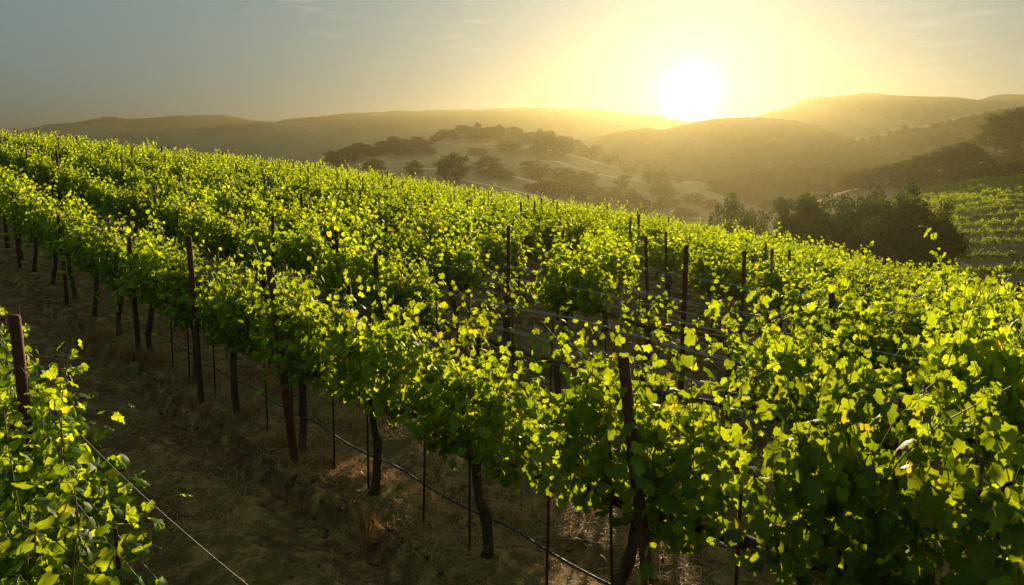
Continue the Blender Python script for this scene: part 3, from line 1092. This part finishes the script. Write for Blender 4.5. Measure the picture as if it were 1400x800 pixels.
def clods():
    r = np.random.RandomState(4)
    ico = np.array([(0, 0, 1), (.9, 0, .1), (.2, .85, .15), (-.8, .5, .0), (-.75, -.55, .1), (.3, -.9, .05), (0, 0, -.6)])
    fc = np.array([(0, 1, 2), (0, 2, 3), (0, 3, 4), (0, 4, 5), (0, 5, 1), (6, 2, 1), (6, 3, 2), (6, 4, 3), (6, 5, 4), (6, 1, 5)])
    Vs, Fs = [], []
    n = 0
    for i in range(4200):
        kk = r.randint(0, 3)
        t = r.uniform(-1.5, 20); q = row_q(0) * 0 + 1.2 + ROWS * kk + 2.27 + .10 * r.normal() if r.rand() < .7 else 1.2 + ROWS * kk + r.uniform(0, ROWS)
        x, y = D * t + Nn * q
        if y < 1.2 or (math.hypot(x, y) > 9 and r.rand() < .5): continue
        s = .010 + .028 * r.rand() ** 2.5
        z = surf_z(x, y)
        rot = np.array(Euler((r.normal(0, .5), r.normal(0, .5), r.rand() * 6)).to_matrix())
        vv = (ico * (1 + .35 * (r.rand(7, 3) - .5)) * s * np.array([1.2, 1, .7])) @ rot.T + np.array([x, y, z + s * .15])
        Vs.append(vv); Fs.append(fc + n * 7); n += 1
    o = obj('soil_clods', mesh_from('soil_clods', np.concatenate(Vs), np.concatenate(Fs), [M['clod']]))
    tag(o, 'small dark soil clods along the tractor track', 'soil', None, 'stuff')


M['clod'] = solid_mat('soil_clod', (0.05, 0.028, 0.014), (0.17, 0.10, 0.045), 20, .95, .3)
clods()


def fallen_leaves():
    r = np.random.RandomState(12)
    n = 1500
    t = r.uniform(-1, 16, n); q = r.uniform(1.3, 9.5, n)
    x = D[0] * t + Nn[0] * q; y = D[1] * t + Nn[1] * q
    k = (y > 1.5) & (fbm(x * .8, y * .8, 2) > -.15); x = x[k]; y = y[k]; n = len(x)
    z = ground_z(x, y) + relief(x, y) + .012
    nr = np.stack([r.normal(0, .45, n), r.normal(0, .45, n), np.ones(n)], -1)
    v, f = place_leaves(1, np.stack([x, y, z], -1), frames_from(nr, r.normal(size=(n, 3))), r.uniform(.03, .075, n))
    o = obj('fallen_leaves', mesh_from('fallen_leaves', v, f, [M['dead_leaf']]))
    tag(o, 'curled brown vine leaves fallen on the dirt', 'leaves', None, 'stuff')


fallen_leaves()


def tuft(seed, n=150, h=.22, rad=.16):
    r = np.random.RandomState(seed)
    Vs = []; Fs = []
    for i in range(n):
        a = r.rand() * 2 * PI; rr_ = rad * r.rand() ** .7
        b = np.array([math.cos(a) * rr_, math.sin(a) * rr_, -.01])
        l = np.array([math.cos(a), math.sin(a), 0]) * r.uniform(.1, .5) + r.normal(0, .12, 3) * np.array([1, 1, 0])
        hh = h * r.uniform(.5, 1.1)
        m = b + l * hh * .35 + np.array([0, 0, hh * .6]); tp = b + l * hh + np.array([0, 0, hh * .95])
        s = np.array([-math.sin(a), math.cos(a), 0]) * .003
        k = len(Vs)
        Vs += [b - s, b + s, m + s * .7, m - s * .7, tp]
        Fs += [(k, k + 1, k + 2), (k, k + 2, k + 3), (k + 3, k + 2, k + 4)]
    return mesh_from('grass_tuft', np.array(Vs), np.array(Fs), [M['straw']])


tufts = [tuft(i, 120 + 40 * i, .18 + .03 * i, .12 + .04 * i) for i in range(4)]
def ground_pt(px, py):
    d = pix_dir(px, py)
    t = np.linspace(2, 40, 4000)
    z = CAM_H + d[2] * t
    g = ground_z(d[0] * t, d[1] * t)
    i = int(np.argmax(z < g))
    return float(d[0] * t[i]), float(d[1] * t[i])


for i, (px, py, s, lab) in enumerate([
        (187, 498, 1.7, 'bushy golden tuft of dry grass beside the dirt track'), (165, 492, 1.2, 'smaller dry tuft left of the bushy golden one'),
        (342, 575, .8, 'wispy dry tuft near the foot of a vine trunk'), (385, 615, .7, 'small pale tuft on the edge of the track'),
        (408, 696, .7, 'straggly dry weed among clods on the track edge'), (500, 735, .8, 'thin branching dry weed at the bottom of the track'),
        (452, 645, .6, 'flattened straw tuft beside the leaning post'), (215, 505, 1.1, 'dry tuft under the first dark trunks'),
        (505, 745, .6, 'short straw tuft in the shade near the bottom'), (130, 470, 1.2, 'far dry tuft where the track narrows')]):
    x, y = ground_pt(px, py)
    o = obj('grass_tuft', tufts[i % 4], None, (x, y, surf_z(x, y)), (0, 0, i * 1.3), s)
    tag(o, lab, 'dry grass', 'dry grass tufts')

# ------------------------------------------------------------------ trees
def oak_variant(seed, nclump, leaves, lsize, wide=1.0, airy=0.0, oval=.42):
    """unit tree: about 1 tall and 1 wide; base at the origin"""
    r = np.random.RandomState(seed)
    # clump centres through the crown volume
    cs = []
    while len(cs) < nclump:
        p = r.uniform(-1, 1, 3)
        d = np.linalg.norm(p)
        if d > 1 or d < .38: continue
        p = p * np.array([.43 * wide, .43 * wide, oval]) + np.array([0, 0, .52])
        if p[2] < .12: continue
        p[:2] += .05 * r.normal(size=2)
        cs.append((p, r.uniform(.075, .15) * (1 - .3 * airy)))
    pos = []; nrm = []
    for p, cr in cs:
        n = int(leaves / nclump * (cr / .11) ** 2)
        q = r.normal(size=(n, 3)); q /= np.linalg.norm(q, axis=1, keepdims=True)
        rad = cr * r.uniform(.55, 1.08, (n, 1))
        pos.append(p + q * rad * np.array([1.15, 1.15, .8])); nrm.append(q + r.normal(0, .6, (n, 3)))
    pos = np.concatenate(pos); nrm = np.concatenate(nrm)
    sz = lsize * r.uniform(.6, 1.3, len(pos))
    v, f = place_leaves(2, pos, frames_from(nrm, r.normal(size=(len(pos), 3))), sz)
    crown = mesh_from('crown', v, f, [M['oak_leaf']])
    a = MB()
    rr = random.Random(seed)
    lean = rr.uniform(-.05, .05)
    a.tube([(0, 0, -.04), (lean * .3, 0, .08), (lean, .01, .2), (lean * 1.2, .0, .34)], [.040, .030, .026, .020], 8, jit=.1, seed=seed)
    for p, cr in cs[:max(9, nclump // 4)]:
        mid = (p[0] * .45 + lean, p[1] * .45, .2 + (p[2] - .2) * .5)
        a.tube([(lean, .01, .19), mid, tuple(p)], [.018, .011, .004], 5)
    return crown, a.mesh('trunk', M['oak_bark'])


oaks = [oak_variant(11 + i, 60, 5200, .042, 1.12) for i in range(4)] + [oak_variant(31 + i, 44, 4200, .044, 1.05, .1) for i in range(2)]
near_oaks = [oak_variant(51 + i, 46, 15000, .024, 1.1) for i in range(4)]
airy_oaks = [oak_variant(71 + i, 24, 6000, .020, 1.15, .9) for i in range(2)]


def conifer_variant(seed):
    r = np.random.RandomState(seed)
    n = 1500
    u = r.rand(n) ** .7; a = r.rand(n) * 2 * PI
    rad = (.20 * u + .012) * (.55 + .45 * r.rand(n)) * (1 + .25 * np.sin(u * 42))
    pos = np.stack([np.cos(a) * rad, np.sin(a) * rad, 1 - u * .88], -1)
    nrm = np.stack([np.cos(a), np.sin(a), .6 + 0 * a], -1) + r.normal(0, .4, (n, 3))
    v, f = place_leaves(2, pos, frames_from(nrm, r.normal(size=(n, 3))), .035 * r.uniform(.6, 1.3, n))
    t = MB(); t.tube([(0, 0, -.03), (0, 0, .5), (0, 0, .98)], [.02, .012, .003], 6)
    return mesh_from('crown', v, f, [M['oak_leaf']]), t.mesh('trunk', M['oak_bark'])


conif = [conifer_variant(i) for i in range(2)]


def tree(name, var, x, y, z, w, h, label, group=None):
    root = bpy.data.objects.new(name, None); C.objects.link(root)
    root.location = (x, y, z); root.rotation_euler = (0, 0, r2.uniform(0, 6.28)); root.scale = (w, w, h)
    obj('trunk', var[1], root); obj('crown', var[0], root)
    tag(root, label, 'tree', group)
    return root


def tree_on(hill, px, py, w, h, label, group=None, var=None, name='oak_tree', r0=None, r1=None):
    p = hill.hit(px, py, r0, r1)
    if p is None: print('miss', px, py); return
    x, y, z, r = p
    W = .9 * w * r / F; H = h * r / F
    tree(name, var or oaks[r2.randrange(6)], x, y, z - .3, W / .98, H / .93, label, group)


G1 = 'oaks scattered on the golden hill'
for px, py, w, h, lab in [
        (461, 228, 36, 22, 'dark oak at the left foot of the golden hill'), (440, 228, 18, 11, 'low dark bush beside the leftmost hill oak'),
        (482, 222, 20, 14, 'small oak right of the leftmost hill oak'),
        (512, 237, 34, 19, 'round low oak just above the vineyard crest, left of the lone small oak'),
        (567, 240, 28, 19, 'lone small oak with visible trunk on pale grass'),
        (622, 250, 46, 38, 'large rounded oak, darkest on the golden hill'), (607, 244, 26, 26, 'oak overlapping the large rounded oak on its left'),
        (546, 213, 20, 17, 'upright oak on the middle slope left of two bushes'), (566, 212, 24, 15, 'oak bush on the middle slope between two others'),
        (588, 212, 17, 9, 'small oak bush at the right end of the middle slope group'),
        (651, 193, 32, 17, 'broad oak high on the hill under the summit'), (682, 194, 20, 21, 'tall rounded oak right of the broad one under the summit'),
        (703, 190, 18, 14, 'small oak on the skyline right of the tall rounded oak'), (697, 207, 34, 15, 'low spreading oak below the tall rounded oak'),
        (652, 213, 38, 11, 'long low scrub oak on the mid slope'), (668, 242, 46, 27, 'broad hazy oak right of the large rounded oak'),
        (690, 247, 30, 16, 'low hazy oak beside the broad hazy oak'), (738, 214, 30, 30, 'hazy oak of the high clump, left one'),
        (756, 212, 32, 27, 'hazy oak of the high clump, middle one'), (772, 215, 26, 22, 'hazy oak of the high clump, right one'),
        (791, 214, 20, 16, 'small oak on the descending skyline, first'), (811, 217, 22, 19, 'rounded oak on the descending skyline, second'),
        (733, 243, 44, 24, 'pale hazy oak on the lower slope'), (770, 249, 36, 20, 'pale hazy oak on the lower slope, right of another'),
        (800, 252, 36, 18, 'soft hazy oak low on the right flank'), (748, 264, 44, 18, 'hazy oak close above the vineyard crest'),
        (793, 276, 46, 24, 'wide hazy oak low above the vineyard crest'), (822, 281, 30, 16, 'small hazy oak low above the vineyard crest'),
        (850, 258, 26, 20, 'glowing hazy oak in the side valley'), (888, 250, 28, 18, 'hazy oak beside the sunlit grass edge, left'),
        (905, 250, 26, 16, 'hazy oak beside the sunlit grass edge, right'), (907, 277, 40, 28, 'big soft oak in the golden haze'),
        (858, 283, 50, 22, 'spreading soft oak in the golden haze'), (929, 250, 20, 10, 'tiny oak at the end of the hill line'),
        (948, 277, 32, 13, 'low oak in the haze at the hill foot'), (970, 284, 26, 12, 'faint oak in the haze at the hill foot, right'),
        (878, 292, 22, 10, 'bush peeping over the vineyard crest'), (935, 300, 40, 16, 'hazy bush above the right of the crest')]:
    tree_on(oak_hill, px, py, w, h, lab, G1)
# the wooded knoll and wooded skyline bands
def band(hill, pts, n, wr, hr, label, group, var=None, jitter=3, name='oak_tree', r0=None, r1=None):
    xs = [p[0] for p in pts]
    for i in range(n):
        px = xs[0] + (xs[-1] - xs[0]) * (i + r2.random() * .6) / n
        py0 = np.interp(px, xs, [p[1] for p in pts]); py1 = np.interp(px, xs, [p[2] for p in pts])
        py = py0 + (py1 - py0) * r2.random()
        tree_on(hill, px, py, r2.uniform(*wr), r2.uniform(*hr), label, group, var, name, r0, r1)


band(oak_hill, [(470, 214, 216), (520, 190, 214), (560, 194, 212), (585, 196, 208)], 46, (13, 22), (10, 15), 'dark oak packed in the wooded knoll at the left shoulder of the golden hill', 'oaks of the dark wooded knoll')
band(oak_hill, [(585, 192, 198), (640, 174, 190), (700, 182, 192), (745, 187, 200)], 40, (9, 16), (7, 11), 'small oak in the belt along the hill summit', 'oaks along the hill summit')
band(oak_hill, [(745, 188, 204), (800, 202, 216), (850, 218, 236), (905, 238, 248)], 46, (10, 17), (9, 13), 'hazy oak in the belt descending from the summit to the right', 'oaks descending the hill skyline')
band(oak_hill, [(720, 240, 262), (820, 262, 284), (930, 276, 296)], 22, (16, 30), (9, 16), 'hazy scrub oak on the lower right flank of the golden hill', 'scrub oaks on the lower flank')
band(wooded_knoll, [(965, 262, 270), (1030, 246, 262), (1080, 238, 262), (1130, 240, 262), (1190, 256, 268)], 60, (13, 22), (10, 16), 'hazy oak covering the rounded knoll in the valley', 'oaks of the hazy valley knoll')
for px, py, h in [(1149, 244, 22), (1158, 246, 17), (1172, 250, 19), (1126, 240, 13)]:
    tree_on(wooded_knoll, px, py, h * .8, h, 'pointed conifer among the oaks of the valley knoll', 'conifers on the valley knoll', conif[px % 2], 'conifer_tree')
for i in range(60):
    px = 1090 + 320 * r2.random() ** .8
    py = np.interp(px, [1080, 1165, 1240, 1300, 1345, 1420], [222, 194, 180, 167, 157, 147]) + (1.5 if i < 34 else r2.uniform(3, 40))
    tree_on(right_ridge, px, py, r2.uniform(5, 11), r2.uniform(3.5, 6.5), 'tiny hazy tree on the brushy ridge at the right', 'trees dotted on the brushy ridge')
tree_on(right_ridge, 1237, 181, 9, 9, 'lone wind-bent tree standing on the ridge line', None, oaks[5])
for px, py, w, h, lab in [
        (1166, 261, 44, 20, 'low dark oak at the left end of the pasture slope'), (1190, 259, 48, 24, 'dark oak along the pasture slope'),
        (1216, 255, 48, 26, 'dark oak above the pasture slope'), (1243, 258, 48, 30, 'dark bushy oak joining the tall oak'),
        (1283, 236, 58, 50, 'tall ragged oak rising above its neighbours'), (1266, 252, 56, 34, 'dense oak below the tall ragged oak'),
        (1304, 252, 60, 44, 'dense rounded oak right of the tall ragged oak'), (1328, 254, 56, 36, 'dark oak at the edge of the second vineyard'),
        (1386, 224, 44, 24, 'dark oak low under the right skyline row'), (1330, 214, 24, 18, 'small dark oak at the left end of the right skyline row'),
        (1412, 215, 50, 50, 'large dark oak cut by the right frame edge'),
        (1343, 213, 42, 34, 'dark oak on the right skyline, lowest of its row'), (1362, 209, 44, 38, 'dark oak on the right skyline, second of its row'),
        (1382, 205, 46, 40, 'dark oak on the right skyline, third of its row'), (1402, 200, 40, 36, 'dark oak on the right skyline at the frame edge'),
        (1372, 245, 40, 18, 'low dark oak between grass and second vineyard'), (1398, 244, 40, 20, 'low dark oak by the right edge above the second vineyard'),
        (1350, 250, 36, 18, 'low dark oak just above the vineyard rows')]:
    tree_on(right_slope, px, py, w * 1.12, h * 1.15, lab, 'dark oaks on the right hillside', r0=170 if py > 215 else 250)

# the near clump in the hollow behind the vineyard crest
def hollow_tree(px, top, dist, wpx, label, var, name='oak_tree'):
    th, _ = pix_ang(px, top); _, sl = pix_ang(px, top)
    x = math.sin(th) * dist; y = math.cos(th) * dist
    zt = CAM_H + sl * dist
    z = float(ground_z(x, y)) - .2
    H = (zt - z) / .97
    tree(name, var, x, y, z, wpx * dist / F / .98, H, label, 'oaks in the hollow behind the vines')


for px, top, dist, w, lab, var in [
        (997, 271, 118, 56, 'small round oak left of the feathery one in the hollow', near_oaks[0]),
        (1062, 259, 98, 74, 'feathery open oak with branches showing in the hollow', airy_oaks[0]),
        (1035, 286, 130, 44, 'pale oak behind the feathery one', near_oaks[1]),
        (1100, 272, 100, 76, 'dark oak right of the feathery oak', near_oaks[1]),
        (1140, 274, 106, 86, 'dark oak in the middle of the hollow', near_oaks[2]),
        (1180, 278, 100, 90, 'broad dark oak in the dense part of the hollow', near_oaks[3]),
        (1212, 266, 106, 70, 'oak behind the tall one in the hollow', near_oaks[1]),
        (1236, 246, 94, 96, 'tallest oak of the hollow with spreading limbs', airy_oaks[1]),
        (1244, 272, 90, 92, 'dense oak beneath the tallest one in the hollow', near_oaks[0]),
        (1276, 282, 94, 78, 'rightmost oak of the hollow beside the vineyard rows', near_oaks[3]),
        (1130, 306, 88, 92, 'low bushy oak near the crest, left one', near_oaks[0]),
        (1205, 306, 84, 100, 'low bushy oak near the crest, right one', near_oaks[2])]:
    hollow_tree(px, top - (9 if px > 1090 else 3), dist, w * 1.06, lab, var)

# ------------------------------------------------------------------ the second vineyard on the opposite slope
SCL = 1.0
M['green_soil'] = dry_hill_mat('terraced_soil', (0.12, 0.10, 0.035), (0.22, 0.17, 0.06), (0.09, 0.09, 0.03), 0.4, 0.05)
opposite = Hill('vineyard_slope', [
    Layer([(1080, 330), (1150, 300), (1215, 275), (1260, 264), (1300, 256), (1350, 249), (1400, 245), (1500, 235), (1700, 220)], 222, 161, 22, -24, .6, 0.05, 1.8)],
    14, 48, 84, 262, 220, 140, M['green_soil'], 1.0, 'green slope of the second vineyard')


def second_vineyard():
    names = ['topmost', 'second', 'third', 'fourth', 'fifth', 'sixth', 'seventh', 'eighth', 'ninth', 'tenth', 'eleventh', 'twelfth', 'thirteenth',
             'fourteenth', 'fifteenth', 'sixteenth', 'seventeenth', 'eighteenth', 'nineteenth', 'twentieth', 'twenty first', 'twenty second']
    i = 0
    r0 = 219.0
    while r0 > 104:
        Vs, Fs, n = [], [], 0
        th = R_(25.4)
        while th < R_(38):
            rr_ = r0 - 40 * (th - R_(31)) - 60 * (th - R_(31)) ** 2
            x = math.sin(th) * rr_; y = math.cos(th) * rr_; z = opposite.at(x, y)
            v, f = far_v[r2.randrange(8)]['raw']
            sel = np.random.RandomState(r2.randrange(9999)).permutation(len(f) // 2)[:300]
            vv = v.reshape(-1, 4, 3)[sel].copy()
            c = vv.mean(1, keepdims=True); vv = c + (vv - c) * 1.3
            vv = vv.reshape(-1, 3) * np.array([1.15, 1.0, 1.0]) * r2.uniform(.85, 1.12)
            ca, sa = math.cos(-th), math.sin(-th)
            X = vv[:, 0] * ca - vv[:, 1] * sa + x; Y = vv[:, 0] * sa + vv[:, 1] * ca + y
            Vs.append(np.stack([X, Y, vv[:, 2] + z - .45], -1))
            b = np.arange(len(sel))[:, None] * 4 + n
            Fs.append(np.concatenate([b + np.array([[0, 1, 2]]), b + np.array([[0, 2, 3]])]))
            n += len(sel) * 4
            th += 1.75 / rr_
        o = obj('vine_row', mesh_from('vine_row', np.concatenate(Vs), np.concatenate(Fs), [M['vine_leaf']]))
        tag(o, '%s green vine row of the second vineyard across the hollow' % names[min(i, 21)], 'vine row', 'vine rows of the second vineyard')
        i += 1
        r0 -= 3.2 + 3.2 * (219 - r0) / 110 + 2.2
    print('rows', i)


second_vineyard()

# ------------------------------------------------------------------ haze: one closed box of even air round everything
def build_haze():
    tops = [(o.matrix_world @ Vector(c)).z for o in C.objects if o.type == 'MESH' and o.get('kind') == 'structure' for c in o.bound_box]
    ZTOP = max(tops) + 4
    X0, X1, Y0, Y1, Z0, Z1 = -4500, 4500, -4500, 4500, VALLEY - 1.6, ZTOP
    v = [(x, y, z) for z in (Z0, Z1) for y in (Y0, Y1) for x in (X0, X1)]
    f = [(0, 2, 3, 1), (4, 5, 7, 6), (0, 1, 5, 4), (2, 6, 7, 3), (0, 4, 6, 2), (1, 3, 7, 5)]
    m, nt, out = new_mat('valley_haze')
    pv = nt.nodes.new('ShaderNodeVolumePrincipled')
    pv.inputs['Color'].default_value = (*HAZE_COL, 1)
    pv.inputs['Density'].default_value = HAZE_D
    pv.inputs['Anisotropy'].default_value = HAZE_G
    nt.links.new(pv.outputs[0], out.inputs['Volume'])
    o = obj('haze', mesh_from('haze', v, f, [m]))
    tag(o, 'golden evening haze filling the valley', kind='stuff')


HAZE_D, HAZE_G, HAZE_COL = 0.00060, 0.73, (0.122, 0.105, 0.058)
build_haze()
